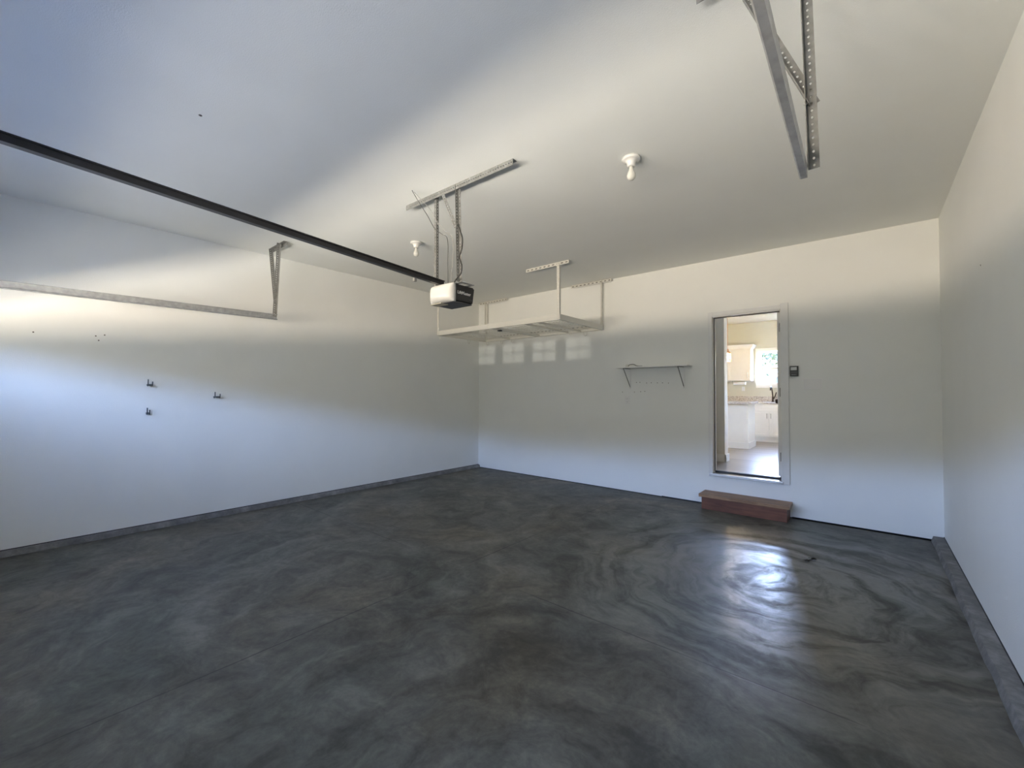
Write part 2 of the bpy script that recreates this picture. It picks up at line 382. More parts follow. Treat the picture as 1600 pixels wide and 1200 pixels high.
def sweep(bm, prof, path):
    """closed sheet-metal section (x,n) swept along a path in a plane x=const; n = local normal"""
    path = [Vector(p) for p in path]; rows = []
    for i, p in enumerate(path):
        d = (path[min(i + 1, len(path) - 1)] - path[max(i - 1, 0)]).normalized()
        nrm = d.cross(Vector((1, 0, 0)))
        if nrm.z < 0: nrm = -nrm
        rows.append([bm.verts.new(p + Vector((x, 0, 0)) + nrm * h) for x, h in prof])
    n = len(prof)
    for a, b_ in zip(rows, rows[1:]):
        for k in range(n): bm.faces.new((a[k], a[(k + 1) % n], b_[(k + 1) % n], b_[k]))
    bm.faces.new(rows[0][::-1]); bm.faces.new(rows[-1])
def obj(name, bm, mtl, parent=None, smooth=False, **props):
    bmesh.ops.recalc_face_normals(bm, faces=bm.faces)
    me = bpy.data.meshes.new(name); bm.to_mesh(me); bm.free()
    o = bpy.data.objects.new(name, me); COL.objects.link(o); me.materials.append(mtl)
    if smooth:
        for p in me.polygons: p.use_smooth = True
    if parent is not None:
        o.parent = parent
        q = parent; off = Vector((0, 0, 0))
        while q is not None: off += Vector(q.location); q = q.parent
        o.data.transform(Matrix.Translation(-off))
    for k, v in props.items(): o[k] = v
    return o
def empty(name, loc, label, cat, group=None):
    o = bpy.data.objects.new(name, None); COL.objects.link(o); o.location = loc; o.empty_display_size = 0.05
    o['label'] = label; o['category'] = cat
    if group: o['group'] = group
    return o
def struct(name, bm, mtl, parent=None, **p):
    o = obj(name, bm, mtl, parent, **p)
    if parent is None: o['kind'] = 'structure'
    return o
def dup(root, loc, label):
    r = root.copy(); COL.objects.link(r); r.location = loc; r['label'] = label
    for ch in list(root.children):
        c = ch.copy(); COL.objects.link(c); c.parent = r
        for g_ in ch.children:
            d = g_.copy(); COL.objects.link(d); d.parent = c
    return r

# ------------------------------------------------------------------ garage shell
T = 0.14
OX0, OX1, OZ0, OZ1 = 4.065, 4.812, 0.37, 2.35     # entry opening
bm = BM(); box(bm, -T, W + T, YF - T, 0.0, -0.12, 0.0); struct('floor', bm, M['slab'])
bm = BM(); box(bm, -T, W + T, YF - T, T, H, H + 0.12); ceiling = struct('ceiling', bm, M['ceil'])
bm = BM(); lathe(bm, [(0.009, 0), (0.009, -0.002), (0.004, -0.003)], (2.50, -4.916, H), 12); obj('screw_cover', bm, M['hole'], ceiling)
bm = BM(); box(bm, -T, 0, YF - T, T, 0.055, H); wl = struct('wall_left', bm, M['wall'])
bm = BM(); box(bm, W, W + T, YF - T, T, 0.05, H); wr = struct('wall_right', bm, M['wall'])
bm = BM()
box(bm, 0, OX0, 0, T, 0.0, H); box(bm, OX1, W, 0, T, 0.0, H); box(bm, OX0, OX1, 0, T, OZ1, H); box(bm, OX0, OX1, 0, T, 0.0, OZ0)
bmesh.ops.remove_doubles(bm, verts=bm.verts, dist=1e-5)
wb = struct('wall_back', bm, M['wall'])
for (x, z) in ((3.09, 1.535), (3.14, 1.535), (3.235, 1.525), (3.30, 1.527), (3.385, 1.525), (3.455, 1.525), (3.535, 1.52), (2.88, 1.40), (3.06, 1.40), (3.15, 1.405), (3.21, 1.41)):
    bm = BM(); lathe(bm, [(0.0055, -0.0012), (0.0055, 0.001)], (x, 0, z), 10, 'y'); obj('screw_hole', bm, M['hole'], wb)
for (y, z) in ((-5.509, 1.903), (-5.12, 1.91), (-5.06, 1.925), (-5.10, 1.87)):
    bm = BM(); lathe(bm, [(0.006, -0.001), (0.006, 0.0012)], (0, y, z), 10, 'x'); obj('screw_hole', bm, M['hole'], wl)
bm = BM(); lathe(bm, [(0.005, 0.001), (0.005, -0.0012)], (W, -1.83, 2.17), 10, 'x'); obj('screw_hole', bm, M['hole'], wr)
# front wall around the overhead door opening
DX0, DX1, DZ = 0.50, 5.33, 2.06
bm = BM()
box(bm, 0, DX0, YF - T, YF, 0, H); box(bm, DX1, W, YF - T, YF, 0, H); box(bm, DX0, DX1, YF - T, YF, DZ, H)
struct('wall_front', bm, M['wall'])
# curbs and sealant
bm = BM()
n = 60; ys = [YF + (0.0 - YF) * k / n for k in range(n + 1)]
prof0 = [(0.0, 0.052), (0.030, 0.048), (0.040, 0.0), (0.0, 0.0)]
rows = []
for k, y in enumerate(ys):
    j = random.uniform(-0.004, 0.004)
    rows.append([bm.verts.new((x + (j if 0.001 < x else 0), y, z)) for x, z in prof0])
for a, b_ in zip(rows, rows[1:]):
    for k in range(4): bm.faces.new((a[k], a[(k + 1) % 4], b_[(k + 1) % 4], b_[k]))
bm.faces.new(rows[0]); bm.faces.new(rows[-1]); struct('trim_1', bm, M['curb'])
bm = BM(); rows = []
prof1 = [(W, 0.048), (W - 0.074, 0.046), (W - 0.088, 0.0), (W, 0.0)]
for k, y in enumerate(ys):
    j = random.uniform(-0.004, 0.004)
    rows.append([bm.verts.new((x + (j if x < W - 0.001 else 0), y, z)) for x, z in prof1])
for a, b_ in zip(rows, rows[1:]):
    for k in range(4): bm.faces.new((a[k], a[(k + 1) % 4], b_[(k + 1) % 4], b_[k]))
bm.faces.new(rows[0]); bm.faces.new(rows[-1]); struct('trim_2', bm, M['curb'])
bm = BM(); box(bm, 0.0, W, -0.003, 0.01, 0.0, 0.009); box(bm, 3.44, 3.99, -0.004, 0.01, 0.0, 0.016); box(bm, 4.9, W - 0.08, -0.003, 0.01, 0.0, 0.015)
struct('trim_3', bm, M['asph'])
bm = BM(); box(bm, -0.02, 0.004, YF, 0.0, 0.050, 0.058); struct('trim_4', bm, M['asph'])
bm = BM(); box(bm, W - 0.004, W + 0.02, YF, 0.0, 0.046, 0.053); struct('trim_5', bm, M['asph'])

# overhead door (closed), with its row of window lites
gd = bpy.data.objects.new('door_1', None); COL.objects.link(gd); gd.location = (2.915, YF - 0.03, 0); gd['kind'] = 'structure'
sh = DZ / 4
for s in range(4):
    bm = BM(); z0, z1 = s * sh, (s + 1) * sh; y0, y1 = YF - 0.045, YF - 0.018
    if s < 3:
        box(bm, DX0, DX1, y0, y1, z0, z1)
        for k in range(8):
            x = WINX[k]; box(bm, x - 0.22, x + 0.22, y1 - 0.002, y1 + 0.008, z0 + 0.09, z1 - 0.09, 0.006)
    else:
        box(bm, DX0, DX1, y0, y1, z0, WZ0); box(bm, DX0, DX1, y0, y1, WZ1, z1)
        ed = [DX0] + [v for x in WINX for v in (x - WW / 2, x + WW / 2)] + [DX1]
        for k in range(0, len(ed), 2): box(bm, ed[k], ed[k + 1], y0, y1, WZ0, WZ1)
    obj('door_section', bm, M['doorw'], gd)
for x in WINX:
    bm = BM(); t_ = 0.02
    zc = (WZ0 + WZ1) / 2; ya, yb = YF - 0.043, YF - 0.031
    box(bm, x - 0.009, x + 0.009, ya, yb, WZ0, WZ1); box(bm, x - WW/2, x + WW/2, ya, yb, zc - 0.009, zc + 0.009)
    wf = obj('window_grille', bm, M['white'], gd)
    bm = BM(); box(bm, x - WW/2, x + WW/2, YF - 0.030, YF - 0.027, WZ0, WZ1); obj('pane', bm, M['glass'], wf)

# ------------------------------------------------------------------ entry door, casing, threshold
bm = BM()
box(bm, 4.034, 4.082, -0.016, 0.0, OZ0, OZ1 + 0.045, 0.003); box(bm, OX1 - 0.004, 4.882, -0.016, 0.0, OZ0 - 0.004, OZ1 + 0.062, 0.003)
box(bm, 4.082, OX1 - 0.004, -0.016, 0.0, OZ1 - 0.006, OZ1 + 0.045, 0.003)
struct('trim_6', bm, M['trimgrey'])
bm = BM()
box(bm, OX0, OX0 + 0.018, -0.005, T + 0.01, OZ0 + 0.03, OZ1); box(bm, OX1 - 0.012, OX1, -0.005, T + 0.01, OZ0 + 0.03, OZ1); box(bm, OX0, OX1, -0.005, T + 0.01, OZ1 - 0.018, OZ1)
fr_ = struct('trim_7', bm, M['white'])
bm = BM(); box(bm, OX0 + 0.018, OX0 + 0.026, 0.055, 0.075, OZ0 + 0.04, OZ1 - 0.018); box(bm, OX0 + 0.018, OX1 - 0.02, 0.055, 0.075, OZ1 - 0.025, OZ1 - 0.018)
obj('weatherstrip', bm, M['hole'], fr_)
bm = BM(); box(bm, OX0 - 0.02, OX1 + 0.01, -0.035, T, OZ0 - 0.006, OZ0 + 0.024, 0.004); th = struct('trim_8', bm, M['alum'])
bm = BM(); box(bm, OX0 + 0.018, OX1 - 0.012, 0.10, 0.135, OZ0 + 0.024, OZ0 + 0.045); obj('sweep_seal', bm, M['asph'], th)
dr = bpy.data.objects.new('door_2', None); COL.objects.link(dr); dr['kind'] = 'structure'
dr.location = (4.80, 0.12, 0); 
def dobj(name, bm, mtl, par=None):
    bmesh.ops.recalc_face_normals(bm, faces=bm.faces)
    me = bpy.data.meshes.new(name); bm.to_mesh(me); bm.free(); o = bpy.data.objects.new(name, me); COL.objects.link(o); me.materials.append(mtl); o.parent = par or dr; return o
bm = BM(); box(bm, -0.043, 0, 0.0, 0.73, 0.43, 2.33)
for (a, c) in ((0.58, 1.25), (1.38, 2.2)):
    for y in (0.10, 0.41): box(bm, -0.046, -0.040, y, y + 0.23, a, c, 0.0015)
slab = dobj('door_slab', bm, M['white'])
bm = BM(); lathe(bm, [(0.030, 0), (0.030, -0.010), (0.012, -0.014), (0.012, -0.038), (0.026, -0.044), (0.030, -0.058), (0.024, -0.072), (0.008, -0.076)], (-0.043, 0.56, 1.286), 20, 'x'); dobj('door_knob', bm, M['bronze'], slab)
bm = BM(); lathe(bm, [(0.028, 0), (0.028, -0.014), (0.02, -0.02)], (-0.043, 0.56, 1.417), 20, 'x'); box(bm, -0.082, -0.060, 0.535, 0.585, 1.411, 1.423, 0.002); dobj('deadbolt', bm, M['bronze'], slab)
dr.rotation_euler = (0, 0, math.radians(3.0))
for z in (2.14, 1.40, 0.665):
    bm = BM(); lathe(bm, [(0.0065, -0.05), (0.0065, 0.05)], (OX1 - 0.014, 0.012, z), 12); box(bm, OX1 - 0.014, OX1 - 0.011, 0.012, 0.10, z - 0.05, z + 0.05)
    obj('hinge', bm, M['bronze'], fr_)

# ------------------------------------------------------------------ kitchen shell
KZ, KC, KY = 0.41, 2.925, 4.70
bm = BM(); box(bm, 1.6, 6.1, T + 0.0, KY + T, KZ - 0.05, KZ); struct('floor_kitchen', bm, M['plank'])
bm = BM(); box(bm, 1.6, 6.1, T, KY + T, KC, KC + 0.1); struct('ceiling_kitchen', bm, M['kwhite'])
bm = BM(); box(bm, 1.5, 1.6, T, KY + T, KZ - 0.05, KC + 0.1); struct('wall_kitchen_left', bm, M['kwall'])
bm = BM()
box(bm, 5.98, 6.08, T, 0.22, KZ, KC); box(bm, 5.98, 6.08, 0.86, KY + T, KZ, KC); box(bm, 5.98, 6.08, 0.22, 0.86, 2.30, KC); box(bm, 5.98, 6.08, 0.22, 0.86, KZ, 1.35)
struct('wall_kitchen_right', bm, M['kwall'])
KX0, KX1, KZ0, KZ1 = 3.73, 4.63, 1.505, 2.35
bm = BM()
box(bm, 1.6, KX0 + 0.04, KY, KY + T, KZ, KC); box(bm, KX1 - 0.04, 6.1, KY, KY + T, KZ, KC); box(bm, KX0 + 0.04, KX1 - 0.04, KY, KY + T, KZ, KZ0 + 0.04); box(bm, KX0 + 0.04, KX1 - 0.04, KY, KY + T, KZ1 - 0.04, KC)
bmesh.ops.remove_doubles(bm, verts=bm.verts, dist=1e-5)
struct('wall_kitchen_far', bm, M['kwall'])
bm = BM(); box(bm, 1.6, 3.995, 0.93, 1.10, KZ, KC); struct('wall_partition', bm, M['kgrey'])
bm = BM(); box(bm, 1.6, 4.012, 0.912, 0.93, KZ, KZ + 0.105, 0.003); box(bm, 3.995, 4.012, 0.912, 1.118, KZ, KZ + 0.105, 0.003); struct('baseboard_partition', bm, M['kwhite'])
# kitchen-side window
wn = bpy.data.objects.new('window_1', None); COL.objects.link(wn); wn.location = ((KX0 + KX1) / 2, KY, KZ0); wn['kind'] = 'structure'
bm = BM(); t_ = 0.062
for a in ((KX0, KX1, KZ1 - t_, KZ1), (KX0, KX1, KZ0, KZ0 + t_), (KX0, KX0 + t_, KZ0 + t_, KZ1 - t_), (KX1 - t_, KX1, KZ0 + t_, KZ1 - t_)):
    box(bm, a[0], a[1], KY - 0.02, KY + 0.06, a[2], a[3], 0.003)
obj('window_frame', bm, M['kwhite'], wn)
for (z0, z1, yy) in ((KZ0 + t_, 1.935, KY + 0.005), (1.90, KZ1 - t_, KY + 0.03)):
    bm = BM(); s_ = 0.04
    for a in ((KX0 + t_, KX1 - t_, z0, z0 + s_), (KX0 + t_, KX1 - t_, z1 - s_, z1), (KX0 + t_, KX0 + t_ + s_, z0 + s_, z1 - s_), (KX1 - t_ - s_, KX1 - t_, z0 + s_, z1 - s_)):
        box(bm, a[0], a[1], yy, yy + 0.022, a[2], a[3])
    sa = obj('sash', bm, M['kwhite'], wn)
    bm = BM(); box(bm, KX0 + t_ + s_, KX1 - t_ - s_, yy + 0.010, yy + 0.013, z0 + s_, z1 - s_); obj('pane', bm, M['glass'], sa)
wn = bpy.data.objects.new('window_2_added', None); COL.objects.link(wn); wn.location = (6.03, 0.54, 1.35); wn['kind'] = 'structure'  # unseen window, added and sized to light the partition and near floor
bm = BM()
for a in ((0.22, 0.86, 2.25, 2.30), (0.22, 0.86, 1.35, 1.40), (0.22, 0.27, 1.40, 2.25), (0.81, 0.86, 1.40, 2.25)): box(bm, 5.985, 6.06, a[0], a[1], a[2], a[3])
wf = obj('window_frame', bm, M['kwhite'], wn)
bm = BM(); box(bm, 6.02, 6.023, 0.27, 0.81, 1.40, 2.25); obj('pane', bm, M['glass'], wf)
# ------------------------------------------------------------------ kitchen furniture
def shaker(bm, x0, x1, z0, z1, y, fr=0.05):
    box(bm, x0, x1, y - 0.012, y, z0, z1, 0.001)
    for a in ((x0, x1, z1 - fr, z1), (x0, x1, z0, z0 + fr), (x0, x0 + fr, z0 + fr, z1 - fr), (x1 - fr, x1, z0 + fr, z1 - fr)):
        box(bm, a[0], a[1], y - 0.021, y - 0.011, a[2], a[3], 0.001)
def bar_handle(bm, x, z0, z1, y):
    tube(bm, [(x, y - 0.028, z0), (x, y - 0.028, z1)], 0.005); tube(bm, [(x, y, z0 + 0.012), (x, y - 0.028, z0 + 0.012)], 0.0045); tube(bm, [(x, y, z1 - 0.012), (x, y - 0.028, z1 - 0.012)], 0.0045)
uc = empty('upper_cabinet', (3.25, 4.55, 1.65), 'white wall-mounted kitchen cabinet with a crown top, left of the window', 'cabinet')
bm = BM(); box(bm, 2.82, 3.69, 4.40, 4.698, 1.655, 2.335); obj('body', bm, M['cab'], uc)
bm = BM()
pr_ = [(0, 2.335), (0.012, 2.345), (0.045, 2.395), (0.055, 2.42), (0, 2.42)]
for k in range(len(pr_) - 1):
    d0, z0 = pr_[k]; d1, z1 = pr_[k + 1]
    if z1 <= z0: continue
    vs = [bm.verts.new(p) for p in ((2.82 - d0, 4.40 - d0, z0), (3.69 + d0, 4.40 - d0, z0), (3.69 + d0, 4.698, z0), (2.82 - d0, 4.698, z0), (2.82 - d1, 4.40 - d1, z1), (3.69 + d1, 4.40 - d1, z1), (3.69 + d1, 4.698, z1), (2.82 - d1, 4.698, z1))]
    for q in ((0, 1, 5, 4), (1, 2, 6, 5), (2, 3, 7, 6), (3, 0, 4, 7)): bm.faces.new([vs[i] for i in q])
    if k == 0: bm.faces.new(vs[:4])
    if k == len(pr_) - 2: bm.faces.new(vs[4:])
bm.faces.new([bm.verts.new(p) for p in ((2.77, 4.35, 2.42), (3.745, 4.35, 2.42), (3.745, 4.698, 2.42), (2.77, 4.698, 2.42))])
obj('crown_moulding', bm, M['cab'], uc)
bm = BM(); shaker(bm, 3.25, 3.68, 1.665, 2.325, 4.399, 0.055); d1 = obj('door', bm, M['cab'], uc)
bm = BM(); bar_handle(bm, 3.632, 1.705, 1.83, 4.378); obj('handle', bm, M['nickel'], d1)
bm = BM(); shaker(bm, 2.83, 3.24, 1.665, 2.325, 4.399, 0.055); obj('door', bm, M['cab'], uc)
bc = empty('base_cabinet', (4.2, 4.4, KZ), 'white kitchen sink base cabinet under the window with twin doors', 'cabinet')
bm = BM(); box(bm, 3.0, 5.2, 4.12, 4.698, 0.50, 1.178); obj('body', bm, M['cab'], bc)
bm = BM(); box(bm, 3.0, 5.2, 4.17, 4.695, KZ, 0.50); obj('toe_kick', bm, M['cab'], bc)
bm = BM(); shaker(bm, 3.62, 4.052, 0.525, 1.0, 4.119); d1 = obj('door', bm, M['cab'], bc)
bm = BM(); bar_handle(bm, 4.024, 0.885, 0.985, 4.098); obj('handle', bm, M['nickel'], d1)
bm = BM(); shaker(bm, 4.060, 4.49, 0.525, 1.0, 4.119); d1 = obj('door', bm, M['cab'], bc)
bm = BM(); bar_handle(bm, 4.090, 0.885, 0.985, 4.098); obj('handle', bm, M['nickel'], d1)
bm = BM(); shaker(bm, 3.62, 4.49, 1.03, 1.165, 4.119, 0.03); obj('drawer_front', bm, M['cab'], bc)
bm = BM(); box(bm, 2.98, 5.22, 4.085, 4.698, 1.179, 1.215, 0.006); wt_ = obj('worktop', bm, M['granite'], None, label='speckled granite worktop with a low backsplash along the far kitchen wall', category='worktop')
bm = BM(); box(bm, 2.98, 5.22, 4.672, 4.698, 1.2155, 1.325, 0.003); obj('backsplash', bm, M['granite'], wt_)
isl = empty('kitchen_island', (3.2, 2.98, KZ), 'plain white panelled kitchen island beyond the partition', 'kitchen island')
bm = BM(); box(bm, 2.4, 3.955, 2.70, 3.285, KZ, 1.198); obj('body', bm, M['cab'], isl)
bm = BM(); box(bm, 2.39, 3.968, 2.686, 2.70, KZ, KZ + 0.11, 0.003); box(bm, 3.955, 3.968, 2.686, 3.295, KZ, KZ + 0.11, 0.003); obj('baseboard', bm, M['kwhite'], isl)
bm = BM()
pts = [(2.33, 2.60), (3.93, 2.60)] + [(3.93 + 0.09 * math.sin(a), 2.69 - 0.09 * math.cos(a)) for a in [PI / 2 * k / 6 for k in range(1, 7)]] + [(4.02, 3.25)] + [(3.93 + 0.09 * math.cos(a), 3.25 + 0.09 * math.sin(a)) for a in [PI / 2 * k / 6 for k in range(1, 7)]] + [(2.33, 3.34)]
lo = [bm.verts.new((x, y, 1.199)) for x, y in pts]; hi = [bm.verts.new((x, y, 1.236)) for x, y in pts]
bm.faces.new(lo[::-1]); bm.faces.new(hi)
for k in range(len(pts)): bm.faces.new((lo[k], lo[(k + 1) % len(pts)], hi[(k + 1) % len(pts)], hi[k]))
obj('countertop', bm, M['granite'], isl)
fa = empty('kitchen_faucet', (4.06, 4.50, 1.215), 'dark bronze gooseneck faucet standing at the kitchen sink', 'faucet')
bm = BM(); lathe(bm, [(0.028, 0), (0.028, 0.012), (0.018, 0.02), (0.017, 0.10), (0.013, 0.11)], (4.06, 4.55, 1.2155), 20); obj('base', bm, M['bronze'], fa, smooth=True)
bm = BM(); tube(bm, smooth_pts([(4.06, 4.55, 1.31), (4.05, 4.55, 1.42), (4.04, 4.54, 1.50), (4.035, 4.50, 1.53), (4.035, 4.45, 1.50), (4.035, 4.43, 1.45)]), 0.012, 12); obj('spout', bm, M['bronze'], fa, smooth=True)
bm = BM(); tube(bm, smooth_pts([(4.075, 4.55, 1.27), (4.10, 4.545, 1.33), (4.125, 4.54, 1.41)]), 0.010, 10); obj('lever', bm, M['bronze'], fa, smooth=True)
tw = empty('paper_towel_holder', (3.44, 4.52, 1.61), 'paper towel holder hanging under the kitchen wall cabinet', 'towel holder')
bm = BM(); tube(bm, [(3.31, 4.52, 1.6545), (3.31, 4.52, 1.60), (3.58, 4.52, 1.60), (3.58, 4.52, 1.6545)], 0.005); obj('bracket', bm, M['nickel'], tw)
bm = BM(); lathe(bm, [(0.03, 3.33), (0.03, 3.565)], (0, 4.52, 1.60), 20, 'x'); obj('paper_roll', bm, M['paper'], tw)
bm = BM(); box(bm, 3.455, 3.515, KY - 0.008, KY - 0.0005, 1.44, 1.53, 0.002); ko = obj('electrical_outlet', bm, M['plate'], None, label='white electrical outlet above the granite backsplash in the kitchen', category='outlet')
pl = empty('pendant_lamp', (3.59, 2.9, 2.2), 'lit copper-framed glass lantern pendant hanging over the kitchen island', 'pendant lamp')
bm = BM(); tube(bm, [(3.59, 2.9, 2.20), (3.59, 2.9, KC)], 0.004); obj('cord', bm, M['copper'], pl)
bm = BM(); lathe(bm, [(0.05, 0), (0.05, -0.02)], (3.59, 2.9, KC), 20); obj('canopy', bm, M['copper'], pl)
bm = BM(); lathe(bm, [(0.010, 0.23), (0.018, 0.215), (0.022, 0.19), (0.055, 0.165), (0.055, 0.158)], (3.59, 2.9, 1.975), 20)
for sx_ in (-1, 1):
    for sy_ in (-1, 1): tube(bm, [(3.59 + .042 * sx_, 2.9 + .042 * sy_, 1.98), (3.59 + .038 * sx_, 2.9 + .038 * sy_, 2.135)], 0.004)
for z in (1.98,):
    q = [(3.59 - .044, 2.9 - .044, z), (3.59 + .044, 2.9 - .044, z), (3.59 + .044, 2.9 + .044, z), (3.59 - .044, 2.9 + .044, z)]
    for k in range(4): tube(bm, [q[k], q[(k + 1) % 4]], 0.004)
obj('lantern_frame', bm, M['copper'], pl)
bm = BM(); lathe(bm, [(0.036, 1.985), (0.036, 2.13)], (3.59, 2.9, 0), 20); obj('lamp_glass', bm, M['sglass'], pl)
bm = BM(); lathe(bm, [(0.008, 2.12), (0.012, 2.10), (0.024, 2.06), (0.026, 2.04), (0.018, 2.015), (0.004, 2.008)], (3.59, 2.9, 0), 16); obj('bulb', bm, M['warmbulb'], pl, smooth=True)
pll = bpy.data.lights.new('pendant_light', 'POINT'); pll.energy = 0.13; pll.color = (1, 0.80, 0.55); pll.shadow_soft_size = 0.03
po = bpy.data.objects.new('pendant_light', pll); COL.objects.link(po); po.location = (3.59, 2.9, 1.94)

# outside the kitchen window
bm = BM(); box(bm, -8, 16, 5.2, 30, 0.0, 0.1); struct('ground_outside', bm, M['lawn'])
tr = empty('garden_tree', (2.9, 12.0, 0.1), 'leafy green tree outside the kitchen window', 'tree')
bm = BM(); tube(bm, smooth_pts([(2.9, 12, 0.1), (2.85, 12.05, 1.2), (3.0, 12, 2.2), (3.1, 12, 3.4)]), 0.11, 10)
for q in ([(3.0, 12, 2.0), (2.3, 12, 2.9)], [(2.98, 12, 1.9), (3.7, 12.2, 2.8)], [(2.9, 12, 1.7), (2.1, 11.6, 2.4)]): tube(bm, q, 0.05, 8)
obj('trunk', bm, M['bark'], tr)
bm = BM()
for k in range(1100):
    c = Vector((random.gauss(2.9, 0.8), random.gauss(12, 0.6), random.gauss(2.9, 0.42)))
    a = Vector((random.gauss(0, 1), random.gauss(0, 1), random.gauss(0, 1))).normalized(); b_ = a.orthogonal().normalized(); s = random.uniform(0.05, 0.11)
    bm.faces.new([bm.verts.new(c + a * s), bm.verts.new(c + b_ * s * .6), bm.verts.new(c - a * s), bm.verts.new(c - b_ * s * .6)])
obj('foliage', bm, M['leaf'], tr)
nb = empty('neighbour_house', (2.0, 22, 0.1), 'blue-grey house seen through the lower kitchen window sash', 'house')
bm = BM(); box(bm, 1.7, 6.0, 20, 24, 0.1, 2.3); obj('wall', bm, M['fence'], nb)
bm = BM(); vs = [bm.verts.new(p) for p in ((1.5, 19.7, 2.3), (6.3, 19.7, 2.3), (6.3, 24.3, 2.3), (1.5, 24.3, 2.3), (1.5, 22, 3.2), (6.3, 22, 3.2))]
for q in ((0, 1, 5, 4), (2, 3, 4, 5), (0, 4, 3), (1, 2, 5), (0, 3, 2, 1)): bm.faces.new([vs[i] for i in q])
obj('roof', bm, M['galvd'], nb)

# ------------------------------------------------------------------ wooden step
st = empty('wooden_step', (4.45, -0.13, 0), 'reddish-brown wooden box step on the floor below the entry door', 'step')
bm = BM(); box(bm, 3.985, 4.905, -0.270, -0.004, 0.143, 0.180, 0.004); obj('tread', bm, M['tread'], st)
bm = BM(); box(bm, 4.012, 4.880, -0.245, -0.208, 0.0, 0.143, 0.002); obj('riser', bm, M['riser'], st)
for x in (4.012, 4.843):
    bm = BM(); box(bm, x, x + 0.037, -0.208, -0.006, 0.0, 0.143, 0.002); obj('side_panel', bm, M['sidew'], st)

# leaf on floor
lf = empty('dried_leaf', (5.165, -1.333, 0), 'small dark crumpled dried leaf lying on the concrete right of the step', 'leaf')
for (cx_, cy_, sz, rot) in ((5.185, -1.29, 0.034, 0.4), (5.15, -1.36, 0.024, 1.3)):
    bm = BM(); ring = []
    for k in range(14):
        a = 2 * PI * k / 14; r = sz * (0.65 + 0.5 * random.random()) * (1 if k % 2 else 0.65)
        ring.append(bm.verts.new((cx_ + r * math.cos(a + rot) * 1.2, cy_ + r * math.sin(a + rot) * 0.8, 0.003 + random.random() * 0.012)))
    c = bm.verts.new((cx_, cy_, 0.012))
    for k in range(14): bm.faces.new((ring[k], ring[(k + 1) % 14], c))
    bmesh.ops.solidify(bm, geom=bm.faces[:], thickness=0.0012)
    obj('blade', bm, M['leafdry'], lf)
bm = BM(); tube(bm, [(5.185, -1.30, 0.006), (5.165, -1.335, 0.005), (5.15, -1.36, 0.005)], 0.0022, 6); obj('stem', bm, M['leafdry'], lf)

# ------------------------------------------------------------------ door tracks
def track_profile(s, hh=0.031):      # s=+1: open side faces +x
    w, h, t = 0.024, hh, 0.0022
    o = [(w * 0.85, h - 0.007), (w, h - 0.002), (w - 0.004, h), (0, h), (0, -h), (w - 0.004, -h), (w, -h + 0.003), (w * 0.85, -h + 0.009)]
    i = [(w * 0.85 - t, -h + 0.009), (w - t, -h + 0.0035), (w - 0.005, -h + t), (t, -h + t), (t, h - t), (w - 0.005, h - t), (w - t, h - 0.003), (w * 0.85 - t, h - 0.007)]
    return [(x * s, z) for x, z in o + i]
def track(x, s, yend, zend, zfront, label, vtop, vbot, dtop, dbot, ceil_a, ceil_b, grp, hh=0.031, fs=1):
    t = empty('garage_door_track', (x, yend, zend), label, 'door track', grp)
    path = [(x, yend + (-6.06 - yend) * k / 6, zend + (zfront - zend) * k / 6) for k in range(7)]
    for k in range(1, 9):
        a = PI / 2 * k / 8; path.append((x, -6.06 - 0.32 * math.sin(a), zfront - 0.33 * (1 - math.cos(a))))
    path.append((x, -6.385, 0.02))
    bm = BM(); sweep(bm, track_profile(s, hh), path); obj('track_rail', bm, M['galv'], t)
    bm = BM(); angle(bm, vbot, vtop, (fs, 0, 0), (0, -1, 0), 0.033); obj('hanger_angle', bm, M['galvd'], t)
    bm = BM(); angle(bm, dbot, dtop, (0, 0, 1), (0, -1, 0), 0.032); obj('brace', bm, M['galvd'], t)
    bm = BM(); angle(bm, ceil_a, ceil_b, (0, -1, 0), (0, 0, -1), 0.036); obj('ceiling_angle', bm, M['galvd'], t)
    for p in (Vector(vbot) + Vector((0.016 * s, -0.002, 0.02)), Vector(dbot) + Vector((0.01 * s, -0.004, 0.015))):
        bm = BM(); lathe(bm, [(0.008, -0.012), (0.008, -0.005), (0.005, 0.0), (0.005, 0.012)], p, 8, 'y'); obj('bolt', bm, M['galv'], t)
    return t
G = 'overhead door tracks hanging from the ceiling'
track(0.455, 1, -3.706, 2.232, 2.205, 'galvanised horizontal door track along the left wall with its hanger', (0.555, -3.72, H - 0.003), (0.462, -3.72, 2.235), (0.27, -3.70, H - 0.01), (0.43, -3.70, 2.40), (0.24, -3.69, H - 0.002), (0.67, -3.69, H - 0.002), G)
track(5.389, -1, -3.745, 2.203, 2.32, 'galvanised horizontal door track nearest the camera, hanging near the right wall', (5.373, -3.77, H - 0.003), (5.395, -3.77, 2.195), (5.150, -3.765, H - 0.01), (5.400, -3.765, 2.425), (5.02, -3.80, H - 0.002), (5.46, -3.80, H - 0.002), G, 0.024, 1)

